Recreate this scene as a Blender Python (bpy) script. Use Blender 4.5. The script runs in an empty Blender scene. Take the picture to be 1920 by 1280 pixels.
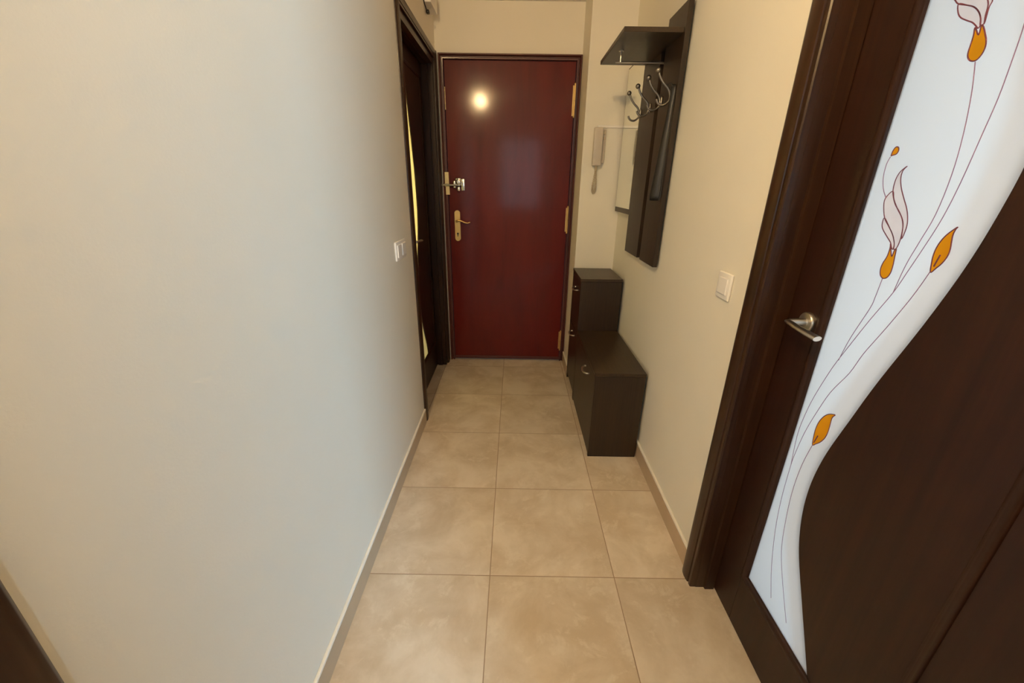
import bpy, bmesh, math, random
from mathutils import Vector, Matrix
random.seed(4)
C = bpy.context.scene.collection
sc = bpy.context.scene

# ------------------------------------------------------------------ helpers
def link_obj(name, bm, mat, parent=None, smooth=False, kind=None, label=None, origin=None):
    bmesh.ops.recalc_face_normals(bm, faces=bm.faces[:])
    root = parent
    while root is not None and root.parent is not None:
        root = root.parent
    off = root.location.copy() if root is not None else (Vector(origin) if origin else Vector((0, 0, 0)))
    if off.length:
        bmesh.ops.translate(bm, verts=bm.verts[:], vec=-off)
    me = bpy.data.meshes.new(name)
    bm.to_mesh(me); bm.free()
    if smooth:
        for p in me.polygons: p.use_smooth = True
    me.materials.append(mat)
    o = bpy.data.objects.new(name, me)
    C.objects.link(o)
    if parent is not None: o.parent = parent
    elif origin: o.location = origin
    if kind: o['kind'] = kind
    if label: o['label'] = label
    return o

def smooth_by_angle(o, deg=35):
    for p in o.data.polygons: p.use_smooth = True
    me = o.data
    bm = bmesh.new(); bm.from_mesh(me)
    for e in bm.edges:
        if len(e.link_faces) == 2 and e.calc_face_angle(0) > math.radians(deg): e.smooth = False
    bm.to_mesh(me); bm.free()
    return o

def root(name, loc, label=None, cat=None, kind=None, group=None):
    o = bpy.data.objects.new(name, None); C.objects.link(o)
    o.location = loc; o.empty_display_size = .05
    if label: o['label'] = label
    if cat: o['category'] = cat
    if kind: o['kind'] = kind
    if group: o['group'] = group
    return o

def box(bm, x0, x1, y0, y1, z0, z1, bev=0.0, seg=2):
    t = bmesh.new()
    bmesh.ops.create_cube(t, size=1)
    for v in t.verts:
        v.co = Vector(((x0+x1)/2+v.co.x*(x1-x0), (y0+y1)/2+v.co.y*(y1-y0), (z0+z1)/2+v.co.z*(z1-z0)))
    if bev > 0:
        bmesh.ops.bevel(t, geom=t.edges[:], offset=bev, segments=seg, profile=.5, affect='EDGES')
    merge(bm, t)

def merge(bm, t):
    mp = {}
    for v in t.verts: mp[v] = bm.verts.new(v.co)
    for f in t.faces:
        try: bm.faces.new([mp[v] for v in f.verts])
        except ValueError: pass
    t.free()

def tube(bm, pts, r, n=10, caps=True, flat=1.0, up=None):
    pts = [Vector(p) for p in pts]
    rr = r if isinstance(r, (list, tuple)) else [r]*len(pts)
    rings = []
    prev = None
    for i, p in enumerate(pts):
        if i == 0: t = pts[1]-pts[0]
        elif i == len(pts)-1: t = pts[-1]-pts[-2]
        else: t = (pts[i+1]-p).normalized()+(p-pts[i-1]).normalized()
        t.normalize()
        if prev is None:
            a = Vector(up) if up else (Vector((0, 0, 1)) if abs(t.z) < .9 else Vector((0, 1, 0)))
            nrm = (a-t*a.dot(t)).normalized()
        else:
            nrm = (prev-t*prev.dot(t)).normalized()
        prev = nrm
        b = t.cross(nrm)
        rings.append([bm.verts.new(p+(nrm*math.cos(2*math.pi*k/n)*flat+b*math.sin(2*math.pi*k/n))*rr[i]) for k in range(n)])
    for i in range(len(rings)-1):
        for k in range(n):
            bm.faces.new((rings[i][k], rings[i][(k+1) % n], rings[i+1][(k+1) % n], rings[i+1][k]))
    if caps:
        bm.faces.new(rings[0]); bm.faces.new(rings[-1][::-1])

def lathe(bm, c, ax, prof, n=24):
    """prof: (distance along axis, radius)"""
    c = Vector(c); ax = Vector(ax).normalized()
    a = Vector((0, 0, 1)) if abs(ax.z) < .9 else Vector((1, 0, 0))
    u = (a-ax*a.dot(ax)).normalized(); w = ax.cross(u)
    rings = []
    for d, r in prof:
        if r < 1e-6: rings.append([bm.verts.new(c+ax*d)])
        else: rings.append([bm.verts.new(c+ax*d+(u*math.cos(2*math.pi*k/n)+w*math.sin(2*math.pi*k/n))*r) for k in range(n)])
    for A, B in zip(rings, rings[1:]):
        for k in range(n):
            if len(A) == 1 and len(B) == 1: continue
            if len(A) == 1: bm.faces.new((A[0], B[k], B[(k+1) % n]))
            elif len(B) == 1: bm.faces.new((A[k], A[(k+1) % n], B[0]))
            else: bm.faces.new((A[k], A[(k+1) % n], B[(k+1) % n], B[k]))
    if len(rings[0]) > 1: bm.faces.new(rings[0])
    if len(rings[-1]) > 1: bm.faces.new(rings[-1][::-1])

def extrude_poly(bm, pts3, vec):
    """closed prism of a planar polygon"""
    vec = Vector(vec)
    a = [bm.verts.new(Vector(p)) for p in pts3]
    b = [bm.verts.new(Vector(p)+vec) for p in pts3]
    n = len(a)
    bm.faces.new(a); bm.faces.new(b[::-1])
    for i in range(n): bm.faces.new((a[i], a[(i+1) % n], b[(i+1) % n], b[i]))

def sweep_frame(bm, prof, s0, s1, z0, z1, mp, closed=False):
    """mitred moulding around an opening; prof = (outward, proud); mp(s, z, proud) -> world"""
    rows = []
    for u, v in prof:
        if closed: pts = [(s0-u, z0-u), (s0-u, z1+u), (s1+u, z1+u), (s1+u, z0-u)]
        else: pts = [(s0-u, z0), (s0-u, z1+u), (s1+u, z1+u), (s1+u, z0)]
        rows.append([bm.verts.new(mp(s, z, v)) for s, z in pts])
    n = len(prof)
    for i in range(n):
        A, B = rows[i], rows[(i+1) % n]
        for k in range(4 if closed else 3):
            k2 = (k+1) % 4
            bm.faces.new((A[k], A[k2], B[k2], B[k]))
    if not closed:
        bm.faces.new([r[0] for r in rows]); bm.faces.new([r[3] for r in rows][::-1])

def catmull(pts, sub=6, closed=False):
    n = len(pts); out = []
    rng = range(n) if closed else range(n-1)
    for i in rng:
        g = (lambda j: pts[j % n]) if closed else (lambda j: pts[max(0, min(n-1, j))])
        p0, p1, p2, p3 = g(i-1), g(i), g(i+1), g(i+2)
        for k in range(sub):
            t = k/sub
            out.append(tuple(.5*((2*b)+(-a+c)*t+(2*a-5*b+4*c-d)*t*t+(-a+3*b-3*c+d)*t**3) for a, b, c, d in zip(p0, p1, p2, p3)))
    if not closed: out.append(tuple(pts[-1]))
    return out

# ------------------------------------------------------------------ materials
def newmat(name):
    m = bpy.data.materials.new(name); m.use_nodes = True
    nt = m.node_tree; b = nt.nodes['Principled BSDF']
    return m, nt, b, nt.nodes.new, nt.links.new

def coords(nt, scale=(1, 1, 1)):
    g = nt.nodes.new('ShaderNodeNewGeometry')
    mpn = nt.nodes.new('ShaderNodeMapping'); mpn.inputs['Scale'].default_value = scale
    nt.links.new(g.outputs['Position'], mpn.inputs['Vector'])
    return mpn.outputs['Vector']

def simple(name, col, rough=.5, metal=0, coat=0, noise=0, nscale=40, bump=0):
    m, nt, b, N, L = newmat(name)
    b.inputs['Base Color'].default_value = (*col, 1)
    b.inputs['Roughness'].default_value = rough
    b.inputs['Metallic'].default_value = metal
    b.inputs['Coat Weight'].default_value = coat
    b.inputs['Coat Roughness'].default_value = .12
    v = coords(nt)
    n = N('ShaderNodeTexNoise'); n.inputs['Scale'].default_value = nscale; n.inputs['Detail'].default_value = 4
    L(v, n.inputs['Vector'])
    if noise:
        mx = N('ShaderNodeMix'); mx.data_type = 'RGBA'; mx.blend_type = 'MULTIPLY'
        mx.inputs[6].default_value = (*col, 1)
        r = N('ShaderNodeMapRange'); r.inputs['To Min'].default_value = 1-noise; r.inputs['To Max'].default_value = 1+noise
        L(n.outputs['Fac'], r.inputs['Value'])
        L(r.outputs['Result'], mx.inputs[7]); mx.inputs[0].default_value = 1
        L(mx.outputs[2], b.inputs['Base Color'])
    if bump:
        bp = N('ShaderNodeBump'); bp.inputs['Strength'].default_value = bump; bp.inputs['Distance'].default_value = .002
        L(n.outputs['Fac'], bp.inputs['Height']); L(bp.outputs['Normal'], b.inputs['Normal'])
    return m

def wood(name, c1, c2, rough=.35, coat=.0, sc_=(60, 60, 2.2), bump=.08, coat_r=.15, spec=.5):
    m, nt, b, N, L = newmat(name)
    v = coords(nt, sc_)
    n = N('ShaderNodeTexNoise'); n.inputs['Scale'].default_value = 1.0; n.inputs['Detail'].default_value = 6; n.inputs['Roughness'].default_value = .65
    n.inputs['Distortion'].default_value = .6
    L(v, n.inputs['Vector'])
    r = N('ShaderNodeValToRGB'); r.color_ramp.elements[0].position = .35; r.color_ramp.elements[1].position = .68
    r.color_ramp.elements[0].color = (*c1, 1); r.color_ramp.elements[1].color = (*c2, 1)
    L(n.outputs['Fac'], r.inputs['Fac']); L(r.outputs['Color'], b.inputs['Base Color'])
    b.inputs['Roughness'].default_value = rough
    b.inputs['Specular IOR Level'].default_value = spec
    b.inputs['Coat Weight'].default_value = coat; b.inputs['Coat Roughness'].default_value = coat_r
    bp = N('ShaderNodeBump'); bp.inputs['Strength'].default_value = bump; bp.inputs['Distance'].default_value = .001
    L(n.outputs['Fac'], bp.inputs['Height']); L(bp.outputs['Normal'], b.inputs['Normal'])
    return m

def mat_wall():
    m, nt, b, N, L = newmat('cream_wall_paint')
    v = coords(nt)
    n = N('ShaderNodeTexNoise'); n.inputs['Scale'].default_value = 220; n.inputs['Detail'].default_value = 3
    L(v, n.inputs['Vector'])
    n2 = N('ShaderNodeTexNoise'); n2.inputs['Scale'].default_value = 1.6; n2.inputs['Detail'].default_value = 4
    L(v, n2.inputs['Vector'])
    r = N('ShaderNodeValToRGB')
    r.color_ramp.elements[0].position = .3; r.color_ramp.elements[1].position = .7
    r.color_ramp.elements[0].color = (*WALL1, 1); r.color_ramp.elements[1].color = (*WALL2, 1)
    L(n2.outputs['Fac'], r.inputs['Fac']); L(r.outputs['Color'], b.inputs['Base Color'])
    b.inputs['Roughness'].default_value = .55; b.inputs['Specular IOR Level'].default_value = .35
    bp = N('ShaderNodeBump'); bp.inputs['Strength'].default_value = .12; bp.inputs['Distance'].default_value = .0015
    L(n.outputs['Fac'], bp.inputs['Height']); L(bp.outputs['Normal'], b.inputs['Normal'])
    return m
WALL1 = (.80, .76, .67); WALL2 = (.84, .80, .715)

TS, TA, TB = .45, -.071, 1.057      # tile size and grid origin
def mat_tiles():
    m, nt, b, N, L = newmat('beige_marbled_floor_tiles')
    g = N('ShaderNodeNewGeometry')
    sep = N('ShaderNodeSeparateXYZ'); L(g.outputs['Position'], sep.inputs[0])
    def M(op, a, bb=None, c=None):
        n = N('ShaderNodeMath'); n.operation = op
        for i, x in enumerate((a, bb, c)):
            if x is None: continue
            if isinstance(x, (int, float)): n.inputs[i].default_value = x
            else: L(x, n.inputs[i])
        return n.outputs[0]
    u = M('DIVIDE', M('SUBTRACT', sep.outputs[0], TA), TS)
    w = M('DIVIDE', M('SUBTRACT', sep.outputs[1], TB), TS)
    fu = M('FRACT', u); fw = M('FRACT', w)
    du = M('MINIMUM', fu, M('SUBTRACT', 1.0, fu)); dw = M('MINIMUM', fw, M('SUBTRACT', 1.0, fw))
    d = M('MINIMUM', du, dw)
    gr = N('ShaderNodeMapRange'); gr.inputs['From Min'].default_value = .0022; gr.inputs['From Max'].default_value = .0042
    L(d, gr.inputs['Value'])
    cu = M('FLOOR', u); cw = M('FLOOR', w)
    cmb = N('ShaderNodeCombineXYZ'); L(cu, cmb.inputs[0]); L(cw, cmb.inputs[1])
    wn = N('ShaderNodeTexWhiteNoise'); wn.noise_dimensions = '3D'; L(cmb.outputs[0], wn.inputs['Vector'])
    off = N('ShaderNodeVectorMath'); off.operation = 'MULTIPLY_ADD'
    L(wn.outputs['Color'], off.inputs[0]); off.inputs[1].default_value = (13, 11, 7); L(g.outputs['Position'], off.inputs[2])
    n1 = N('ShaderNodeTexNoise'); n1.inputs['Scale'].default_value = 5.0; n1.inputs['Detail'].default_value = 8; n1.inputs['Roughness'].default_value = .62; n1.inputs['Distortion'].default_value = .35
    L(off.outputs[0], n1.inputs['Vector'])
    n2 = N('ShaderNodeTexNoise'); n2.inputs['Scale'].default_value = 14; n2.inputs['Detail'].default_value = 8; n2.inputs['Roughness'].default_value = .7; n2.inputs['Distortion'].default_value = .5
    L(off.outputs[0], n2.inputs['Vector'])
    r1 = N('ShaderNodeValToRGB')
    e = r1.color_ramp.elements
    e[0].position = .38; e[0].color = (.56, .46, .345, 1); e[1].position = .62; e[1].color = (.71, .62, .51, 1)
    L(n1.outputs['Fac'], r1.inputs['Fac'])
    r2 = N('ShaderNodeValToRGB'); e = r2.color_ramp.elements
    e[0].position = .54; e[0].color = (0, 0, 0, 1); e[1].position = .64; e[1].color = (1, 1, 1, 1)
    L(n2.outputs['Fac'], r2.inputs['Fac'])
    mx = N('ShaderNodeMix'); mx.data_type = 'RGBA'; L(M('MULTIPLY', r2.outputs['Color'], .5), mx.inputs[0])
    L(r1.outputs['Color'], mx.inputs[6]); mx.inputs[7].default_value = (.76, .68, .57, 1)
    tint = N('ShaderNodeMapRange'); tint.inputs['To Min'].default_value = .95; tint.inputs['To Max'].default_value = 1.04
    L(wn.outputs['Value'], tint.inputs['Value'])
    mt = N('ShaderNodeMix'); mt.data_type = 'RGBA'; mt.blend_type = 'MULTIPLY'; mt.inputs[0].default_value = 1
    L(mx.outputs[2], mt.inputs[6]); L(tint.outputs[0], mt.inputs[7])
    mg = N('ShaderNodeMix'); mg.data_type = 'RGBA'; L(gr.outputs[0], mg.inputs[0])
    mg.inputs[6].default_value = (.32, .22, .14, 1); L(mt.outputs[2], mg.inputs[7])
    L(mg.outputs[2], b.inputs['Base Color'])
    b.inputs['Roughness'].default_value = .42
    bp = N('ShaderNodeBump'); bp.inputs['Strength'].default_value = .5; bp.inputs['Distance'].default_value = .0012
    L(gr.outputs[0], bp.inputs['Height']); L(bp.outputs['Normal'], b.inputs['Normal'])
    return m

def mat_glass(name, col, fac=.0):
    m, nt, b, N, L = newmat(name)
    nt.nodes.remove(b)
    out = nt.nodes['Material Output']
    t = N('ShaderNodeBsdfTranslucent'); t.inputs['Color'].default_value = (*col, 1)
    g = N('ShaderNodeBsdfGlossy'); g.inputs['Roughness'].default_value = .35; g.inputs['Color'].default_value = (.9, .9, .9, 1)
    d = N('ShaderNodeBsdfDiffuse'); d.inputs['Color'].default_value = (.8, .82, .82, 1)
    fr = N('ShaderNodeFresnel'); fr.inputs['IOR'].default_value = 1.25
    # faint cloudiness of the sandblasted face
    v = coords(nt); n = N('ShaderNodeTexNoise'); n.inputs['Scale'].default_value = 3; n.inputs['Detail'].default_value = 5; L(v, n.inputs['Vector'])
    r = N('ShaderNodeValToRGB'); r.color_ramp.elements[0].color = tuple(c*.95 for c in col)+(1,); r.color_ramp.elements[1].color = (*col, 1)
    L(n.outputs['Fac'], r.inputs['Fac']); L(r.outputs['Color'], t.inputs['Color'])
    rf = N('ShaderNodeBsdfRefraction'); rf.inputs['Roughness'].default_value = .36; rf.inputs['IOR'].default_value = 1.3; rf.inputs['Color'].default_value = (*col, 1)
    a0 = N('ShaderNodeMixShader'); a0.inputs[0].default_value = .45; L(t.outputs[0], a0.inputs[1]); L(rf.outputs[0], a0.inputs[2])
    a1 = N('ShaderNodeMixShader'); a1.inputs[0].default_value = .08; L(a0.outputs[0], a1.inputs[1]); L(d.outputs[0], a1.inputs[2])
    a2 = N('ShaderNodeMixShader'); L(fr.outputs[0], a2.inputs[0]); L(a1.outputs[0], a2.inputs[1]); L(g.outputs[0], a2.inputs[2])
    L(a2.outputs[0], out.inputs['Surface'])
    return m

def mat_film(name, col):
    m, nt, b, N, L = newmat(name)
    nt.nodes.remove(b)
    t = N('ShaderNodeBsdfTransparent')
    v = coords(nt); n = N('ShaderNodeTexNoise'); n.inputs['Scale'].default_value = 25; L(v, n.inputs['Vector'])
    r = N('ShaderNodeValToRGB'); r.color_ramp.elements[0].position = .3; r.color_ramp.elements[1].position = .7
    r.color_ramp.elements[0].color = tuple(c*.93 for c in col)+(1,); r.color_ramp.elements[1].color = tuple(min(1, c*1.03) for c in col)+(1,)
    L(n.outputs['Fac'], r.inputs['Fac']); L(r.outputs['Color'], t.inputs['Color'])
    L(t.outputs[0], nt.nodes['Material Output'].inputs['Surface'])
    return m

def aim(p, q):
    return (Vector(q)-Vector(p)).to_track_quat('-Z', 'Y').to_euler()

LAMP = (-.455, .15, 2.285)
E_LAMP, E_WIN, E_RIGHT, E_LEFT, EXPO = 60, 10, 26, 50, 0
GL, GSZ, GT_Y, GT_Z = (1.93, -2.87, 1.25), (.55, .8), 1.0, 1.1
E_BEAM, C_BEAM = 225, (.40, .72, 1)

# ------------------------------------------------------------------ dimensions of the hall (metres)
WL, WR = -.516, .66
XC, D2, D = .405, 2.72, 2.998
YB, CEIL, TH = -2.4, 2.345, .12

M = dict(
    wall=mat_wall(),
    ceiling=simple('white_ceiling_paint', (.80, .77, .70), .7, noise=.02, nscale=3),
    tiles=mat_tiles(),
    skirt=simple('tan_skirting_tile', (.50, .38, .26), .4, noise=.12, nscale=9),
    skirt_top=simple('pale_skirting_edge', (.87, .83, .75), .4, noise=.05, nscale=20),
    door=wood('dark_walnut_door', (.015, .0045, .002), (.028, .009, .004), rough=.42, coat=.06, spec=.28, sc_=(45, 45, 1.6), bump=.03),
    casing=wood('dark_walnut_casing', (.022, .008, .003), (.040, .016, .007), rough=.36, coat=.07, spec=.35, sc_=(55, 55, 1.6), bump=.03),
    wenge=wood('wenge_melamine', (.015, .0072, .0030), (.030, .0155, .0065), rough=.40, sc_=(120, 120, 2.5), bump=.06, spec=.45),
    wenge_flat=wood('wenge_melamine_tops', (.026, .0145, .0065), (.046, .027, .0125), rough=.36, sc_=(120, 3, 120), bump=.06, spec=.45),
    red=wood('red_lacquered_door', (.088, .0035, .0018), (.125, .006, .003), rough=.45, spec=.2, coat=.32, sc_=(7, 7, 1.2), bump=.06, coat_r=.11),
    redframe=wood('maroon_lacquered_frame', (.072, .014, .010), (.10, .020, .014), rough=.45, coat=.12, sc_=(20, 20, 2), bump=.04),
    brass=simple('brass', (.72, .50, .20), .32, metal=.85, noise=.1),
    palebrass=simple('pale_brass', (.66, .56, .32), .42, metal=.35, noise=.15, nscale=120),
    chrome=simple('chrome', (.72, .70, .66), .18, metal=1),
    nickel=simple('satin_nickel', (.60, .56, .50), .33, metal=1, noise=.05),
    hookmetal=simple('satin_grey_metal', (.30, .27, .235), .34, metal=.9, noise=.05),
    black=simple('black_plastic', (.012, .012, .012), .35),
    horn=simple('glossy_black_plastic', (.035, .033, .030), .38, noise=.1),
    white=simple('white_plastic', (.88, .85, .82), .3),
    cream=simple('ivory_plastic', (.60, .53, .46), .3),
    ivory=simple('ivory_cable', (.62, .52, .38), .45),
    mirror=simple('mirror_silver', (.86, .87, .80), .0, metal=1),
    glass=mat_glass('white_frosted_glass', (.90, .915, .905)),
    yglass=mat_glass('yellow_lit_frosted_glass', (.90, .90, .86)),
    clear=simple('window_pane_glass', (.9, .95, 1), .02),
    orange=mat_film('orange_glass_paint', (.93, .36, .012)),
    pink=mat_film('pale_pink_glass_paint', (1.0, .865, .81)),
    vein=mat_film('brown_glass_paint', (.62, .30, .10)),
    lead=simple('dark_plum_contour_paste', (.16, .040, .070), .4),
    stem=simple('mauve_contour_line', (.27, .15, .27), .5),
)
M['clear'].node_tree.nodes['Principled BSDF'].inputs['Transmission Weight'].default_value = 1.0

def part(name, mat, parent, f, smooth=False, label=None, deg=None):
    bm = bmesh.new(); f(bm)
    o = link_obj(name, bm, M[mat], parent, smooth, label=label)
    if deg: smooth_by_angle(o, deg)
    return o

def struct(name, mat, f):
    bm = bmesh.new(); f(bm)
    return link_obj(name, bm, M[mat], kind='structure')

# ------------------------------------------------------------------ room shell
LN0, LN1 = -.56, .21          # opening of the near left door
LF0, LF1 = 2.114, 2.913       # opening of the far left door
RN0, RN1 = .305, 1.031        # opening of the right door
OT = 2.015                    # opening height
KN0, KN1 = -1.22, -.52        # opening added behind the viewer, sized to shape the daylight beam
def f(bm):
    x0, x1 = WL-TH, WL
    box(bm, x0, x1, YB-TH, LN0, 0, CEIL); box(bm, x0, x1, LN1, LF0, 0, CEIL); box(bm, x0, x1, LF1, D+TH, 0, CEIL)
    box(bm, x0, x1, LN0, LN1, OT, CEIL); box(bm, x0, x1, LF0, LF1, 2.033, CEIL)
struct('wall_left', 'wall', f)
def f(bm):
    x0, x1 = WR, WR+TH
    box(bm, x0, x1, YB-TH, KN0, 0, CEIL); box(bm, x0, x1, KN1, RN0, 0, CEIL); box(bm, x0, x1, RN1, D2, 0, CEIL)
    box(bm, x0, x1, RN0, RN1, OT, CEIL); box(bm, x0, x1, KN0, KN1, OT, CEIL)
struct('wall_right', 'wall', f)
def f(bm):
    box(bm, WL, -.470, D, D+TH, 0, CEIL); box(bm, .376, XC, D, D+TH, 0, CEIL); box(bm, -.470, .376, D, D+TH, 2.045, CEIL)
struct('wall_end', 'wall', f)
struct('wall_corner', 'wall', lambda bm: box(bm, XC, WR+TH, D2, D+TH, 0, CEIL))
WX0, WX1, WZ0, WZ1 = -.32, .50, .85, 2.15
def f(bm):
    box(bm, WL, WX0, YB-TH, YB, 0, CEIL); box(bm, WX1, WR, YB-TH, YB, 0, CEIL)
    box(bm, WX0, WX1, YB-TH, YB, 0, WZ0); box(bm, WX0, WX1, YB-TH, YB, WZ1, CEIL)
struct('wall_back', 'wall', f)
struct('floor', 'tiles', lambda bm: box(bm, WL-TH, WR+TH, YB-TH, D+TH, -.05, 0))
struct('ceiling', 'ceiling', lambda bm: box(bm, WL-TH, WR+TH, YB-TH, D+TH, CEIL, CEIL+.05))

# window behind the viewer
w = root('window_1', (.09, YB, WZ0), kind='structure')
def f(bm):
    sweep_frame(bm, [(0, -.05), (0, .0), (-.05, .0), (-.05, -.05)], WX0, WX1, WZ0, WZ1, lambda s, z, v: (s, YB+v, z), closed=True)
    box(bm, .07, .11, YB-.045, YB-.005, WZ0+.05, WZ1-.05, .003)
part('window_frame', 'white', w, f)

bm = bmesh.new(); sweep_frame(bm, [(0, -.12), (0, .02), (.07, .02), (.07, 0), (.001, 0), (.001, -.12)], KN0+.02, KN1-.02, 0, OT-.02, lambda s, z, v: (WR-v, s, z))
link_obj('trim_1', bm, M['casing'], kind='structure')  # casing of the added opening

# baseboards
def baseboard(name, x0, x1, y0, y1):
    bm = bmesh.new(); box(bm, x0, x1, y0, y1, 0, .077)
    b = link_obj(name, bm, M['skirt'], kind='structure')
    bm = bmesh.new(); box(bm, x0, x1, y0, y1, .077, .088, .0025)
    link_obj('top_edge', bm, M['skirt_top'], b)
baseboard('baseboard_left', WL, WL+.010, LN1+.077, LF0-.051)
baseboard('baseboard_right', WR-.010, WR, RN1+.078, D2)
baseboard('baseboard_corner', XC-.010, XC, D2, D-.026)

# ------------------------------------------------------------------ interior doors
CAS = [(-.004, 0), (-.004, .017), (-.001, .020), (.010, .020), (.012, .0165), (.0145, .0165), (.0165, .0215), (.025, .0235), (.040, .0245), (.055, .023), (.066, .019), (.073, .012), (.076, .004), (.076, 0)]
BEAD = [(0, -.02), (0, -.002), (.003, .003), (.008, .0065), (.013, .0075), (.018, .0055), (.022, .001), (.024, -.004), (.024, -.02)]
WAVE = [(.404, .214), (.363, .29), (.319, .370), (.271, .460), (.2485, .521), (.2360, .58), (.2315, .64), (.2350, .70), (.2465, .768), (.2705, .861), (.298, .964), (.341, 1.103), (.369, 1.210), (.384, 1.300), (.390, 1.375), (.384, 1.46), (.352, 1.57), (.312, 1.66), (.283, 1.76), (.262, 1.83), (.245, 1.900)]
WAVE_LEFT = [(.400, .214), (.378, .29), (.325, .40), (.283, .498), (.268, .58), (.262, .68), (.268, .78), (.288, .90), (.320, .98), (.345, 1.06), (.360, 1.14), (.366, 1.21), (.360, 1.358), (.340, 1.50), (.316, 1.62), (.294, 1.72), (.268, 1.83), (.255, 1.900)]
GB, GT = .218, 1.897

def lining_prof(g):
    a, b2, c = -(g-.004), -(g+.004), -(g-.003)
    return [(0, 0), (a, 0), (a, -.028), (b2, -.030), (b2, -.060), (c, -.061), (c, -.115), (0, -.115)]

def wood_door(name, base, P, Cs, s_open0, s_open1, leaf_w, s_in1, wave=None, glass='glass', handle=True, s_in0=.13, cs=1.0, top=2.015):
    """P(s,z,v) leaf space -> world, v proud of the leaf face; Cs(s,z,v) same with v proud of the wall face"""
    r = root(name, base, kind='structure')
    part('casing', 'casing', r, lambda bm: sweep_frame(bm, [(a*cs, c*(1 if cs == 1 else .55)) for a, c in CAS], s_open0, s_open1, 0, top, Cs), deg=40)
    part('door_jamb', 'casing', r, lambda bm: sweep_frame(bm, lining_prof(abs(s_open0)), s_open0, s_open1, 0, top, Cs), deg=40)
    def pbox(bm, s0, s1, z0, z1, v0, v1, bev=.0015):
        a = P(s0, z0, v0); b = P(s1, z1, v1)
        box(bm, min(a[0], b[0]), max(a[0], b[0]), min(a[1], b[1]), max(a[1], b[1]), z0, z1, bev, 1)
    T0, T1 = .006, top-.006
    def f(bm):
        pbox(bm, 0, s_in0-.02, T0, T1, -.04, 0); pbox(bm, s_in1+.02, leaf_w, T0, T1, -.04, 0)
        pbox(bm, s_in0-.02, s_in1+.02, T0, GB-.02, -.04, 0); pbox(bm, s_in0-.02, s_in1+.02, GT+.02, T1, -.04, 0)
    leaf = part('door_leaf', 'door', r, f)
    part('panel_moulding', 'door', leaf, lambda bm: sweep_frame(bm, BEAD, s_in0, s_in1, GB, GT, P, closed=True), deg=50)
    if wave:
        cur = catmull(wave, 6)
        def f(bm):
            poly = [(s, z) for s, z in cur if GB-.004 <= z <= GT+.004]
            poly += [(s_in1+.001, GT+.004), (s_in1+.001, GB-.004)]
            a = Vector(P(0, 0, -.0015)); b = Vector(P(0, 0, -.030))
            extrude_poly(bm, [P(s, z, -.0015) for s, z in poly], b-a)
        part('wave_panel', 'door', leaf, f)
        def f(bm):
            poly = [(s+.008, z) for s, z in cur if GB-.004 <= z <= GT+.004]
            poly += [(s_in0-.003, GT+.004), (s_in0-.003, GB-.004)]
            a = Vector(P(0, 0, -.0065)); b = Vector(P(0, 0, -.0105))
            extrude_poly(bm, [P(s, z, -.0065) for s, z in poly], b-a)
        g = part('glass_pane', glass, r, f, label='white frosted glass pane' if glass == 'glass' else 'frosted glass pane glowing yellow')
    else: g = None
    if handle:
        h = .0
        hs, hz = s_in0-.054, 1.018
        out = (Vector(P(0, 0, 1))-Vector(P(0, 0, 0))).normalized()
        def f(bm):
            lathe(bm, P(hs, hz, 0), out, [(0, .025), (.006, .025), (.009, .0225), (.009, .011), (.012, .0095), (.044, .0085), (.050, .006)], 28)
            pts = [P(hs-.004, hz+.001, .048), P(hs+.008, hz+.002, .051), P(hs+.03, hz+.001, .054), P(hs+.06, hz-.001, .054), P(hs+.085, hz-.003, .052), P(hs+.105, hz-.005, .049)]
            tube(bm, catmull(pts, 5), [.0075+.0035*min(1, i/18) for i in range(26)], 16, flat=.55)
        part('door_handle', 'nickel', r, f, deg=40, label='satin nickel lever handle')
    return r, leaf, g

PR = lambda s, z, v: Vector((.722-v, 1.022-s, z))
CR = lambda s, z, v: Vector((WR-v, 1.022-s, z))
PL = lambda s, z, v: Vector((-.585+v, 2.157+s, z))
CL = lambda s, z, v: Vector((WL+v, 2.157+s, z))
PN = lambda s, z, v: Vector((-.585+v, LN1-.023-s, z))
CN = lambda s, z, v: Vector((WL+v, LN1-.023-s, z))

door_r, leaf_r, glass_r = wood_door('door_3', (.722, .68, 0), PR, CR, 1.022-RN1, 1.022-RN0, 2.044-RN1-RN0, .548, WAVE, 'glass')
door_l, leaf_l, glass_l = wood_door('door_2', (-.585, 2.54, 0), PL, CL, LF0-2.157, LF1-2.157, LF1+LF0-4.314, .645, [(s+.033, z) for s, z in WAVE_LEFT], 'yglass', s_in0=.163, cs=.66, top=2.033)
part('casing', 'casing', door_l, lambda bm: box(bm, WL, WL+.012, LF1+.047, 2.984, 0, 2.082, .002))
door_n, leaf_n, _ = wood_door('door_4', (-.585, -.18, 0), PN, CN, -.023, LN1-.023-LN0, .724, .60, None, handle=False)
part('door_panel', 'door', leaf_n, lambda bm: box(bm, -.60, -.589, LN1-.023-.60, LN1-.023-.13, GB, GT))

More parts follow.
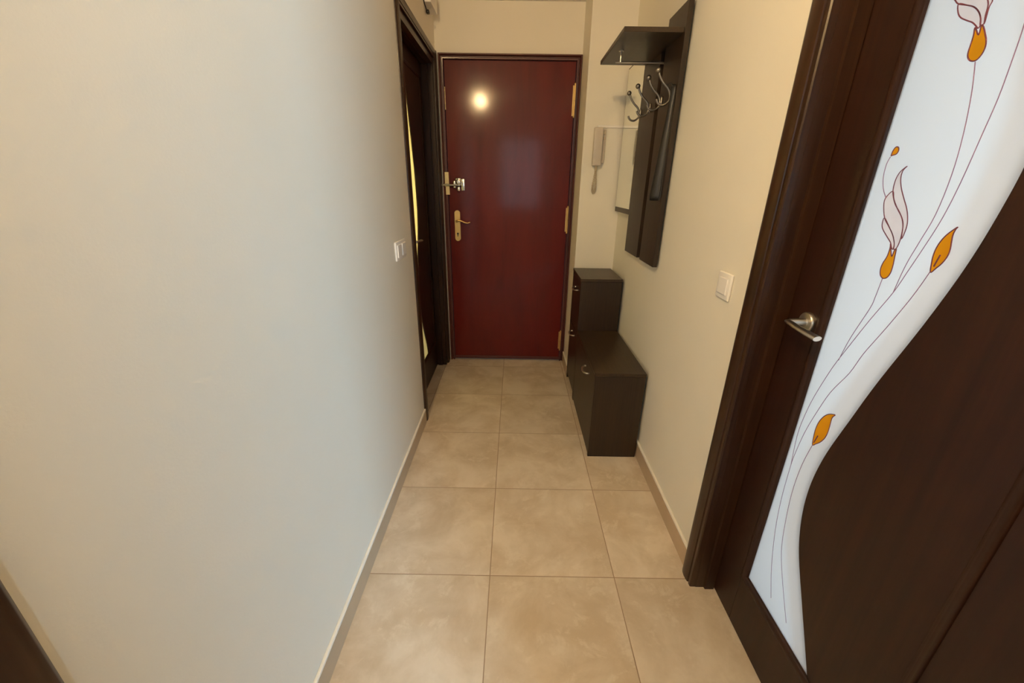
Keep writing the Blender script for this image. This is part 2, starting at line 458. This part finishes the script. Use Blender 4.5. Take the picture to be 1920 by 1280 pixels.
# painted flowers on the right-hand pane
ART = {"stems":[[[0.2555,1.5144],[0.2687,1.4681],[0.2804,1.4067],[0.2861,1.3473],[0.2841,1.2838],[0.2734,1.235],[0.2638,1.191],[0.2589,1.139]],[[0.3057,1.5727],[0.3095,1.5379],[0.3114,1.5018],[0.3126,1.4539],[0.3098,1.4038],[0.3056,1.3365],[0.2981,1.2792],[0.2853,1.2283],[0.2719,1.1818],[0.2589,1.139],[0.2306,1.0743],[0.2054,1.011],[0.1871,0.9638],[0.1751,0.9276],[0.1556,0.8541],[0.1458,0.7937],[0.1429,0.7345],[0.1527,0.6495]],[[0.2264,1.1597],[0.2248,1.1203],[0.2217,1.096],[0.2002,1.0237],[0.1893,0.9661]],[[0.3129,1.192],[0.2976,1.14],[0.2708,1.0707],[0.243,1.0046],[0.2268,0.9526],[0.1965,0.8894],[0.1768,0.8226],[0.1617,0.7553],[0.1535,0.6836],[0.1526,0.6444],[0.1567,0.5451],[0.1698,0.4481],[0.1959,0.3443],[0.2281,0.2614]],[[0.1959,0.7451],[0.187,0.6945],[0.1827,0.6387],[0.1837,0.578],[0.1911,0.512],[0.2035,0.4413],[0.2207,0.3918],[0.2556,0.3273],[0.296,0.2603]],[[0.1734,1.3083],[0.161,1.3243],[0.1521,1.3459],[0.1498,1.3692],[0.1535,1.3823]]],"orange":[[[0.1542,1.3844],[0.1547,1.3925],[0.1585,1.399],[0.1644,1.3985],[0.1673,1.3927],[0.1647,1.3868],[0.1565,1.3849]],[[0.2178,1.2257],[0.22,1.2172],[0.2198,1.2015],[0.2156,1.1871],[0.2152,1.1755],[0.2193,1.1647],[0.2275,1.1599],[0.2354,1.1635],[0.2392,1.1734],[0.2389,1.1869],[0.2365,1.202],[0.2337,1.2181],[0.2309,1.2144],[0.2296,1.2031],[0.2228,1.2154]],[[0.3287,1.2674],[0.323,1.262],[0.3152,1.2524],[0.3097,1.2409],[0.3071,1.2287],[0.3071,1.2167],[0.3088,1.2067],[0.3133,1.1896],[0.3198,1.1975],[0.3268,1.2081],[0.3309,1.2206],[0.3307,1.2322],[0.328,1.2443],[0.3261,1.2545],[0.3269,1.2633]],[[0.2278,0.8487],[0.2194,0.8455],[0.2119,0.8409],[0.2035,0.8322],[0.1964,0.8196],[0.1914,0.8042],[0.1898,0.7864],[0.1912,0.7673],[0.1956,0.7457],[0.2043,0.7546],[0.2136,0.7659],[0.2211,0.7806],[0.2241,0.794],[0.2245,0.8074],[0.2237,0.8209],[0.2225,0.8351],[0.2242,0.8421]],[[0.2343,1.5643],[0.2366,1.5544],[0.2373,1.5418],[0.2378,1.5307],[0.2406,1.5236],[0.247,1.5177],[0.2556,1.5161],[0.2616,1.5223],[0.2632,1.5318],[0.2605,1.5416],[0.2545,1.5523],[0.2495,1.5605],[0.244,1.5659],[0.245,1.5528],[0.2363,1.5637]]],"veins":[[[0.3185,1.2204],[0.315,1.1999]],[[0.202,0.7757],[0.1971,0.7532]]],"pink":[[[0.1973,1.3641],[0.1908,1.3593],[0.1851,1.3524],[0.1821,1.3412],[0.183,1.3266],[0.1873,1.314],[0.1987,1.2975],[0.2128,1.2846],[0.2262,1.2697],[0.2317,1.2576],[0.2372,1.237],[0.239,1.2562],[0.2354,1.2726],[0.2262,1.2905],[0.2128,1.3085],[0.2013,1.3247],[0.1929,1.3411],[0.1909,1.3533],[0.1931,1.3597]],[[0.1843,1.3203],[0.1734,1.3083],[0.1744,1.2943],[0.1861,1.2709],[0.2033,1.2548],[0.2167,1.241],[0.2256,1.2268],[0.2277,1.2172],[0.2333,1.2191],[0.2353,1.2324],[0.2334,1.2493],[0.23,1.2617],[0.2214,1.2757],[0.207,1.2895],[0.1928,1.3057]],[[0.1861,1.2709],[0.1844,1.2619],[0.1893,1.2512],[0.2051,1.2374],[0.2169,1.2278],[0.2237,1.2177],[0.2277,1.2172],[0.2256,1.2268],[0.2167,1.241],[0.2033,1.2548]],[[0.1907,1.6105],[0.1947,1.5982],[0.2028,1.5885],[0.2164,1.5801],[0.2266,1.5746],[0.2345,1.568],[0.24,1.5629],[0.242,1.5665],[0.2383,1.5767],[0.2311,1.5872],[0.2203,1.5967],[0.2068,1.6035]],[[0.1907,1.6105],[0.2068,1.6035],[0.2203,1.5967],[0.2311,1.5872],[0.2383,1.5767],[0.242,1.5665],[0.2471,1.5665],[0.2448,1.5783],[0.2435,1.5898],[0.2401,1.5982],[0.2256,1.6215],[0.2035,1.6444],[0.1784,1.6623],[0.1654,1.6552],[0.1713,1.6312],[0.1824,1.6179]],[[0.2401,1.5982],[0.2435,1.5898],[0.2448,1.5783],[0.2481,1.5662],[0.2461,1.5875],[0.2477,1.5956],[0.2416,1.6085],[0.2288,1.624],[0.2283,1.6169]]]}
FV = -.0063
def line_part(name, mat, polylines, r, closed, parent, v=.0005, label=None):
    def f(bm):
        for pl in polylines:
            c = catmull([tuple(p) for p in pl], 4, closed)
            if closed: c = c+[c[0]]
            tube(bm, [PR(s, z, FV+v) for s, z in c], r, 6, flat=.5, up=(1, 0, 0))
    return part(name, mat, parent, f, label=label)
def film_part(name, mat, pl, parent, k, label=None):
    def f(bm):
        c = catmull([tuple(p) for p in pl], 4, True)
        bm.faces.new([bm.verts.new(PR(s, z, FV+.0002+k*.00008)) for s, z in c])
    return part(name, mat, parent, f, label=label)
names = ['painted_bud', 'painted_calyx', 'painted_leaf', 'painted_leaf', 'painted_calyx']
for k, pl in enumerate(ART['orange']):
    film_part(names[k], 'orange', pl, glass_r, 0, label='orange '+names[k].replace('_', ' '))
for k, pl in enumerate(ART['pink']):
    film_part('painted_petal', 'pink', pl, glass_r, 2, label='pale pink painted petal')
line_part('painted_outline', 'lead', ART['orange'], .0011, True, glass_r, .0006, label='dark plum outline around the orange shapes')
line_part('painted_outline', 'lead', ART['pink'], .0010, True, glass_r, .0007, label='dark plum outline around the pink petals')
line_part('painted_vein', 'lead', ART['veins'], .0014, False, glass_r, .0006)
for pl in ART['stems']:
    line_part('painted_stem', 'stem', [pl], .00082, False, glass_r, .0006)

# ------------------------------------------------------------------ red entrance door
e = root('door_1', (-.047, 2.985, 0), kind='structure')
EF = [(0, -.05), (0, .012), (.003, .016), (.009, .017), (.012, .012), (.013, .006), (.019, .006), (.021, .018), (.024, .023), (.029, .023), (.032, .018), (.032, -.0)]
part('door_frame', 'redframe', e, lambda bm: sweep_frame(bm, EF, -.466, .372, 0, 2.043, lambda s, z, v: (s, D-v, z)), deg=35)
leaf = part('door_leaf', 'red', e, lambda bm: box(bm, -.463, .369, 2.991, 3.032, .012, 2.040, .002, 1), label='glossy deep red door leaf')
part('bottom_rail', 'redframe', e, lambda bm: (box(bm, -.463, .369, 2.984, 2.992, .012, .034, .003, 2)))
for z0, z1 in ((1.735, 1.915), (1.005, 1.175), (.10, .25)):
    def f(bm):
        tube(bm, [(.3695, 2.982, z0), (.3695, 2.982, (z0+z1)/2-.001)], .0062, 12)
        tube(bm, [(.3695, 2.982, (z0+z1)/2+.001), (.3695, 2.982, z1)], .0062, 12)
        lathe(bm, (.3695, 2.982, z1), (0, 0, 1), [(0, .005), (.006, .006), (.012, .0)], 12)
        lathe(bm, (.3695, 2.982, z0), (0, 0, -1), [(0, .005), (.006, .006), (.012, .0)], 12)
        box(bm, .357, .3695, 2.9885, 2.991, z0+.004, z1-.004)
    part('hinge', 'brass', e, f, deg=40, label='brass hinge')
def f(bm):
    pts = []
    w2, zc0, zc1 = .0195, .953, 1.125
    for k in range(13): a = math.pi*k/12; pts.append((-.409+w2*math.cos(a), 2.991, zc1+w2*math.sin(a)))
    for k in range(13): a = math.pi+math.pi*k/12; pts.append((-.409+w2*math.cos(a), 2.991, zc0+w2*math.sin(a)))
    extrude_poly(bm, pts, (0, -.008, 0))
hp = part('handle_plate', 'brass', e, f, label='long brass handle plate')
part('keyhole', 'black', hp, lambda bm: (lathe(bm, (-.409, 2.9835, .985), (0, -1, 0), [(0, .007), (.0012, .007), (.0012, 0)], 16), box(bm, -.412, -.406, 2.981, 2.9835, .965, .984)))
def f(bm):
    tube(bm, [(-.411, 2.984, 1.072), (-.411, 2.955, 1.072)], .0095, 14)
    tube(bm, catmull([(-.413, 2.950, 1.071), (-.400, 2.945, 1.078), (-.380, 2.943, 1.076), (-.355, 2.944, 1.066), (-.335, 2.945, 1.062), (-.315, 2.948, 1.068)], 5), [.0080-.0045*i/25 for i in range(26)], 12)
part('lever_handle', 'brass', e, f, deg=50, label='wavy brass lever handle')
# rim bolt above the handle
lk = root('security_latch', (-.44, 2.985, 1.31)); lk.parent = e; lk.location = Vector((-.44, 2.985, 1.31))-e.location
def lpart(name, mat, f, deg=None, label=None):
    bm = bmesh.new(); f(bm); bmesh.ops.recalc_face_normals(bm, faces=bm.faces[:])
    bmesh.ops.translate(bm, verts=bm.verts[:], vec=-Vector((-.44, 2.985, 1.31)))
    me = bpy.data.meshes.new(name); bm.to_mesh(me); bm.free(); me.materials.append(M[mat])
    o = bpy.data.objects.new(name, me); C.objects.link(o); o.parent = lk
    if label: o['label'] = label
    if deg: smooth_by_angle(o, deg)
    return o
lpart('strike_plate', 'palebrass', lambda bm: (box(bm, -.484, -.456, 2.967, 2.976, 1.320, 1.392, .0015), box(bm, -.480, -.453, 2.967, 2.976, 1.247, 1.301, .0015), box(bm, -.486, -.455, 2.960, 2.970, 1.300, 1.321, .002),
       lathe(bm, (-.4675, 2.967, 1.375), (0, -1, 0), [(0, .0045), (.0015, .004), (.002, 0)], 12), lathe(bm, (-.472, 2.967, 1.34), (0, -1, 0), [(0, .0045), (.0015, .004), (.002, 0)], 12), lathe(bm, (-.466, 2.967, 1.262), (0, -1, 0), [(0, .0045), (.0015, .004), (.002, 0)], 12)), label='pale brass strike plate')
lpart('bolt', 'chrome', lambda bm: (tube(bm, [(-.500, 2.962, 1.310), (-.38, 2.962, 1.310)], .0075, 14), lathe(bm, (-.503, 2.962, 1.311), (-1, 0, -.1), [(0, .008), (.006, .012), (.012, .011), (.016, .0)], 16)), 50)
lpart('latch_body', 'chrome', lambda bm: (box(bm, -.372, -.350, 2.975, 2.991, 1.276, 1.350, .002),
      box(bm, -.414, -.372, 2.958, 2.991, 1.305, 1.357, .008, 3), box(bm, -.430, -.408, 2.964, 2.991, 1.290, 1.338, .006, 3), box(bm, -.402, -.380, 2.962, 2.991, 1.270, 1.300, .006, 3),
      lathe(bm, (-.391, 2.960, 1.331), (0, -1, 0), [(0, .018), (.006, .018), (.010, .012), (.010, .006), (.014, .006), (.014, 0)], 20)), 40)
part('night_latch_plate', 'palebrass', e, lambda bm: box(bm, -.4645, -.4605, 2.986, 2.9915, 1.765, 1.895, .001, 1))

# ------------------------------------------------------------------ shoe cabinets
def bow_handle(bm, x, yc, zc, L=.096):
    pts = [(x, yc-L/2, zc), (x-.012, yc-L/2, zc), (x-.021, yc-L/2+.012, zc-.001), (x-.026, yc-L/4, zc-.003), (x-.028, yc, zc-.004), (x-.026, yc+L/4, zc-.003), (x-.021, yc+L/2-.012, zc-.001), (x-.012, yc+L/2, zc), (x, yc+L/2, zc)]
    tube(bm, catmull(pts, 4), .0048, 10)
def cabinet(name, label, y0, y1, h, doors, top_over=True):
    r = root(name, (.52, (y0+y1)/2, 0), label, 'cabinet')
    def f(bm):
        box(bm, .398, .643, y0, y0+.016, 0, h-.018, .0008, 1); box(bm, .398, .643, y1-.016, y1, 0, h-.018, .0008, 1)
        box(bm, .634, .643, y0+.016, y1-.016, .03, h-.018); box(bm, .414, .634, y0+.016, y1-.016, .04, .056)
        box(bm, .440, .452, y0+.016, y1-.016, 0, .04)
    part('carcass', 'wenge', r, f)
    part('cabinet_top', 'wenge_flat', r, lambda bm: box(bm, .396, .645, y0-.001, y1+.001, h-.017, h, .001, 1))
    for z0, z1, yh, zh in doors:
        d = part('flap_door', 'wenge', r, lambda bm: box(bm, .3985, .4135, y0+.018, y1-.018, z0, z1, .0012, 1))
        part('handle', 'nickel', d, lambda bm: bow_handle(bm, .3985, yh, zh), True, label='curved satin nickel handle')
    return r
cabinet('shoe_cabinet', 'low dark wenge shoe bench, the nearer of two cabinets by the right wall', 1.757, 2.366, .481, [(.012, .458, 1.955, .408)])
cabinet('shoe_cabinet', 'taller dark wenge shoe cabinet with two bow handles in the corner behind the bench', 2.368, 2.706, .804, [(.450, .782, 2.50, .715), (.045, .444, 2.52, .408)])

# ------------------------------------------------------------------ coat rack
cr = root('coat_rack', (.645, 2.2, .975), 'dark wenge wall coat rack with hat shelf, mirror and four metal hooks', 'coat rack')
for z0 in (1.25, 1.85): part('wall_batten', 'wenge', cr, lambda bm: box(bm, .650, .6595, 1.90, 2.62, z0, z0+.06))
part('back_panel', 'wenge', cr, lambda bm: box(bm, .630, .650, 1.848, 2.060, .977, 1.970, .001, 1), label='near upright panel')
part('back_panel', 'wenge', cr, lambda bm: box(bm, .630, .650, 2.112, 2.352, .977, 1.925, .001, 1), label='middle upright panel')
mb = part('mirror_board', 'wenge', cr, lambda bm: box(bm, .631, .650, 2.353, 2.692, 1.172, 1.938, .001, 1))
part('mirror', 'mirror', mb, lambda bm: box(bm, .6290, .6312, 2.356, 2.681, 1.200, 1.930, .0005, 1), label='tall narrow mirror')
part('hat_shelf', 'wenge_flat', cr, lambda bm: box(bm, .403, .630, 1.862, 2.325, 1.868, 1.885, .001, 1))
part('hanging_rail', 'nickel', cr, lambda bm: (tube(bm, [(.428, 2.094, 1.824), (.651, 2.094, 1.824)], .0045, 12), tube(bm, [(.450, 2.094, 1.824), (.450, 2.094, 1.867)], .0045, 12), lathe(bm, (.450, 2.094, 1.868), (0, 0, -1), [(0, .011), (.003, .011), (.004, .005)], 16)))
HK = [(.563, 1.752), (.571, 1.730), (.589, 1.707), (.609, 1.689), (.620, 1.668), (.619, 1.648), (.603, 1.633), (.584, 1.632), (.572, 1.641), (.567, 1.652)]
for y in (1.893, 2.018, 2.178, 2.333):
    def f(bm):
        tube(bm, [(x, y, z) for x, z in catmull(HK, 4)], .0046, 10)
        lathe(bm, (.560, y, 1.752), (-.4, 0, 1), [(-.011, 0)]+[(-.011*math.cos(a), .011*math.sin(a)) for a in [math.pi*k/10 for k in range(1, 10)]]+[(.011, 0)], 16)
        box(bm, .622, .630, y-.007, y+.007, 1.645, 1.683, .003, 2)
    part('coat_hook', 'hookmetal', cr, f, True, label='double coat hook with ball tip')

# shoehorn hanging from the nearest hook
sh = root('shoehorn', (.612, 1.872, 1.265), 'long black plastic shoehorn hanging from the nearest coat hook', 'shoehorn')
def f(bm):
    rows = []
    n = 22
    for i in range(n+1):
        t = i/n
        z = 1.700-.436*t
        cx = .622+(.604-.622)*t; cy = 1.868+.004*t
        w = .0095+.0165*(max(0, t-.15)/.85)**1.3
        if t > .97: w *= .86
        dep = .004+.012*t
        row_f, row_b = [], []
        for k in range(13):
            a = math.pi*(k/12-.5)
            dx, dy = w*math.sin(a), -dep*math.cos(a)
            row_f.append(bm.verts.new((cx+dx, cy+dep*.5-dy*1-dep*.9, z)))
            row_b.append(bm.verts.new((cx+dx*.90, cy+dep*.5-dy-dep*.9+.0022, z)))
        rows.append(row_f+row_b[::-1])
    m = len(rows[0])
    for A, B in zip(rows, rows[1:]):
        for k in range(m): bm.faces.new((A[k], A[(k+1) % m], B[(k+1) % m], B[k]))
    bm.faces.new(rows[0]); bm.faces.new(rows[-1][::-1])
part('blade', 'horn', sh, f, True)
part('hanging_loop', 'horn', sh, lambda bm: tube(bm, catmull([(.617, 1.868, 1.690), (.612, 1.872, 1.703), (.606, 1.884, 1.705), (.604, 1.893, 1.700), (.610, 1.884, 1.694), (.617, 1.872, 1.688)], 4), .0018, 8), True)

# ------------------------------------------------------------------ intercom, duct, chime
ic = root('intercom_handset', (.492, D2, 1.43), 'ivory wall intercom handset with a coiled cord above the shoe cabinets', 'intercom')
part('base_plate', 'cream', ic, lambda bm: box(bm, .470, .536, 2.700, 2.7195, 1.447, 1.634, .004, 3))
part('handset', 'cream', ic, lambda bm: (box(bm, .459, .513, 2.662, 2.690, 1.432, 1.640, .007, 4), box(bm, .463, .509, 2.689, 2.702, 1.435, 1.480, .003), box(bm, .463, .509, 2.689, 2.702, 1.590, 1.637, .003)), deg=35)
part('button', 'ivory', ic, lambda bm: (box(bm, .518, .531, 2.694, 2.701, 1.605, 1.622, .002), box(bm, .518, .531, 2.694, 2.701, 1.578, 1.590, .002)))
def f(bm):
    base = catmull([(.488, 2.680, 1.434), (.489, 2.688, 1.42), (.490, 2.700, 1.400), (.483, 2.706, 1.34), (.480, 2.708, 1.295), (.488, 2.708, 1.276), (.497, 2.708, 1.295), (.497, 2.706, 1.34), (.493, 2.704, 1.395), (.491, 2.706, 1.425), (.490, 2.708, 1.447)], 10)
    pts = []
    n = len(base)
    for i in range(0, n-1):
        for k in range(4):
            t = k/4; a = Vector(base[i]); b = Vector(base[i+1]); p = a.lerp(b, t)
            ph = (i*4+k)*.9
            d = (b-a).normalized(); u = d.cross(Vector((0, 1, 0))).normalized(); w2 = d.cross(u)
            pts.append(p+u*math.cos(ph)*.0055+w2*math.sin(ph)*.0048)
    tube(bm, pts, .0019, 5)
part('coiled_cord', 'ivory', ic, f, True)
cd = root('cable_duct', (.57, D2, 1.648), 'thin white cable duct running from the intercom to the mirror corner', 'cable duct')
part('duct', 'white', cd, lambda bm: (box(bm, .484, .6595, 2.710, 2.7195, 1.642, 1.655, .001, 1)))

ch = root('door_chime', (-.495, 2.80, 2.24), 'small white box with black lead high on left wall above the far door', 'chime')
part('housing', 'white', ch, lambda bm: box(bm, WL+.0005, -.474, 2.712, 2.90, 2.238, 2.330, .003, 2))
part('lead', 'black', ch, lambda bm: (tube(bm, catmull([(-.512, 2.700, 2.30), (-.512, 2.700, 2.245), (-.511, 2.730, 2.225), (-.508, 2.765, 2.213)], 5), .0028, 8), box(bm, -.515, -.498, 2.762, 2.792, 2.205, 2.222, .004, 2)), deg=50)

# ------------------------------------------------------------------ switches
s1 = root('light_switch', (WR, 1.24, 1.0), 'single white rocker light switch on right wall beside the glazed door', 'light switch')
part('frame', 'white', s1, lambda bm: box(bm, WR-.009, WR-.0003, 1.201, 1.283, .996, 1.078, .004, 3), deg=40)
part('rocker', 'white', s1, lambda bm: box(bm, WR-.0125, WR-.008, 1.217, 1.267, 1.012, 1.062, .0015, 2))
s2 = root('light_switch', (WL, 1.83, 1.0), 'double white rocker light switch on left wall before the far door', 'light switch')
part('frame', 'white', s2, lambda bm: box(bm, WL+.0003, WL+.009, 1.755, 1.915, 1.001, 1.083, .004, 3), deg=40)
for y0 in (1.770, 1.842): part('rocker', 'white', s2, lambda bm: box(bm, WL+.008, WL+.0135, y0, y0+.058, 1.015, 1.069, .002, 2))

# ------------------------------------------------------------------ lights
def light(name, kind, loc, energy, col, size=None, rot=None, size_y=None):
    l = bpy.data.lights.new(name, kind); l.energy = energy; l.color = col
    o = bpy.data.objects.new(name, l); C.objects.link(o); o.location = loc
    if kind == 'AREA':
        l.shape = 'RECTANGLE'; l.size = size; l.size_y = size_y or size; o.rotation_euler = rot
    else: l.shadow_soft_size = size or .05
    return o
light('ceiling_bulb', 'POINT', LAMP, E_LAMP, (1, .70, .34), .06)
light('entrance_warm_fill', 'POINT', (.02, 2.42, 2.28), .8, (1, .50, .18), .05)  # weak fill added to warm the red door and far end
light('window_daylight', 'AREA', (.09, YB-.10, 1.5), E_WIN, (.80, .90, 1.0), .82, (math.radians(90), 0, 0), 1.3)
light('right_room_daylight', 'AREA', (1.65, .10, 1.10), E_RIGHT, (1.0, .945, .925), 1.9, (0, math.radians(90), 0), 1.3)
light('added_daylight_beam', 'AREA', GL, E_BEAM, C_BEAM, GSZ[0], aim(GL, (-.516, GT_Y, GT_Z)), GSZ[1])  # unseen panel added beyond the opening to cool the near left wall
light('left_room_lamp', 'AREA', (-1.45, 2.5, 1.3), E_LEFT, (1.0, .72, .17), 1.2, (0, math.radians(-90), 0), 1.6)
w = bpy.data.worlds.new('World'); sc.world = w; w.use_nodes = True
w.node_tree.nodes['Background'].inputs[0].default_value = (.75, .86, 1, 1)
w.node_tree.nodes['Background'].inputs[1].default_value = .2

# ------------------------------------------------------------------ camera
F, PI_, YA, RO, H = 757.97, .3719, -.0031, .0144, 1.32392
fw = Vector((math.sin(YA)*math.cos(PI_), math.cos(YA)*math.cos(PI_), -math.sin(PI_)))
rt = Vector((math.cos(YA), -math.sin(YA), 0)); up = rt.cross(fw)
r2 = rt*math.cos(RO)+up*math.sin(RO); u2 = up*math.cos(RO)-rt*math.sin(RO)
cam = bpy.data.cameras.new('camera'); co = bpy.data.objects.new('camera', cam); C.objects.link(co)
mw = Matrix.Identity(4)
for i in range(3):
    mw[i][0] = r2[i]; mw[i][1] = u2[i]; mw[i][2] = -fw[i]
mw[0][3], mw[1][3], mw[2][3] = 0, 0, H
co.matrix_world = mw
cam.sensor_width = 36; cam.sensor_fit = 'HORIZONTAL'; cam.lens = F/1920*36; cam.clip_start = .01
sc.camera = co
sc.view_settings.view_transform = 'Standard'; sc.view_settings.look = 'None'
sc.view_settings.gamma = 1; sc.view_settings.use_curve_mapping = False
sc.view_settings.exposure = EXPO
sc.cycles.use_denoising = True
sc.cycles.max_bounces = 10; sc.cycles.diffuse_bounces = 6; sc.cycles.transparent_max_bounces = 12
sc.cycles.sample_clamp_indirect = 20
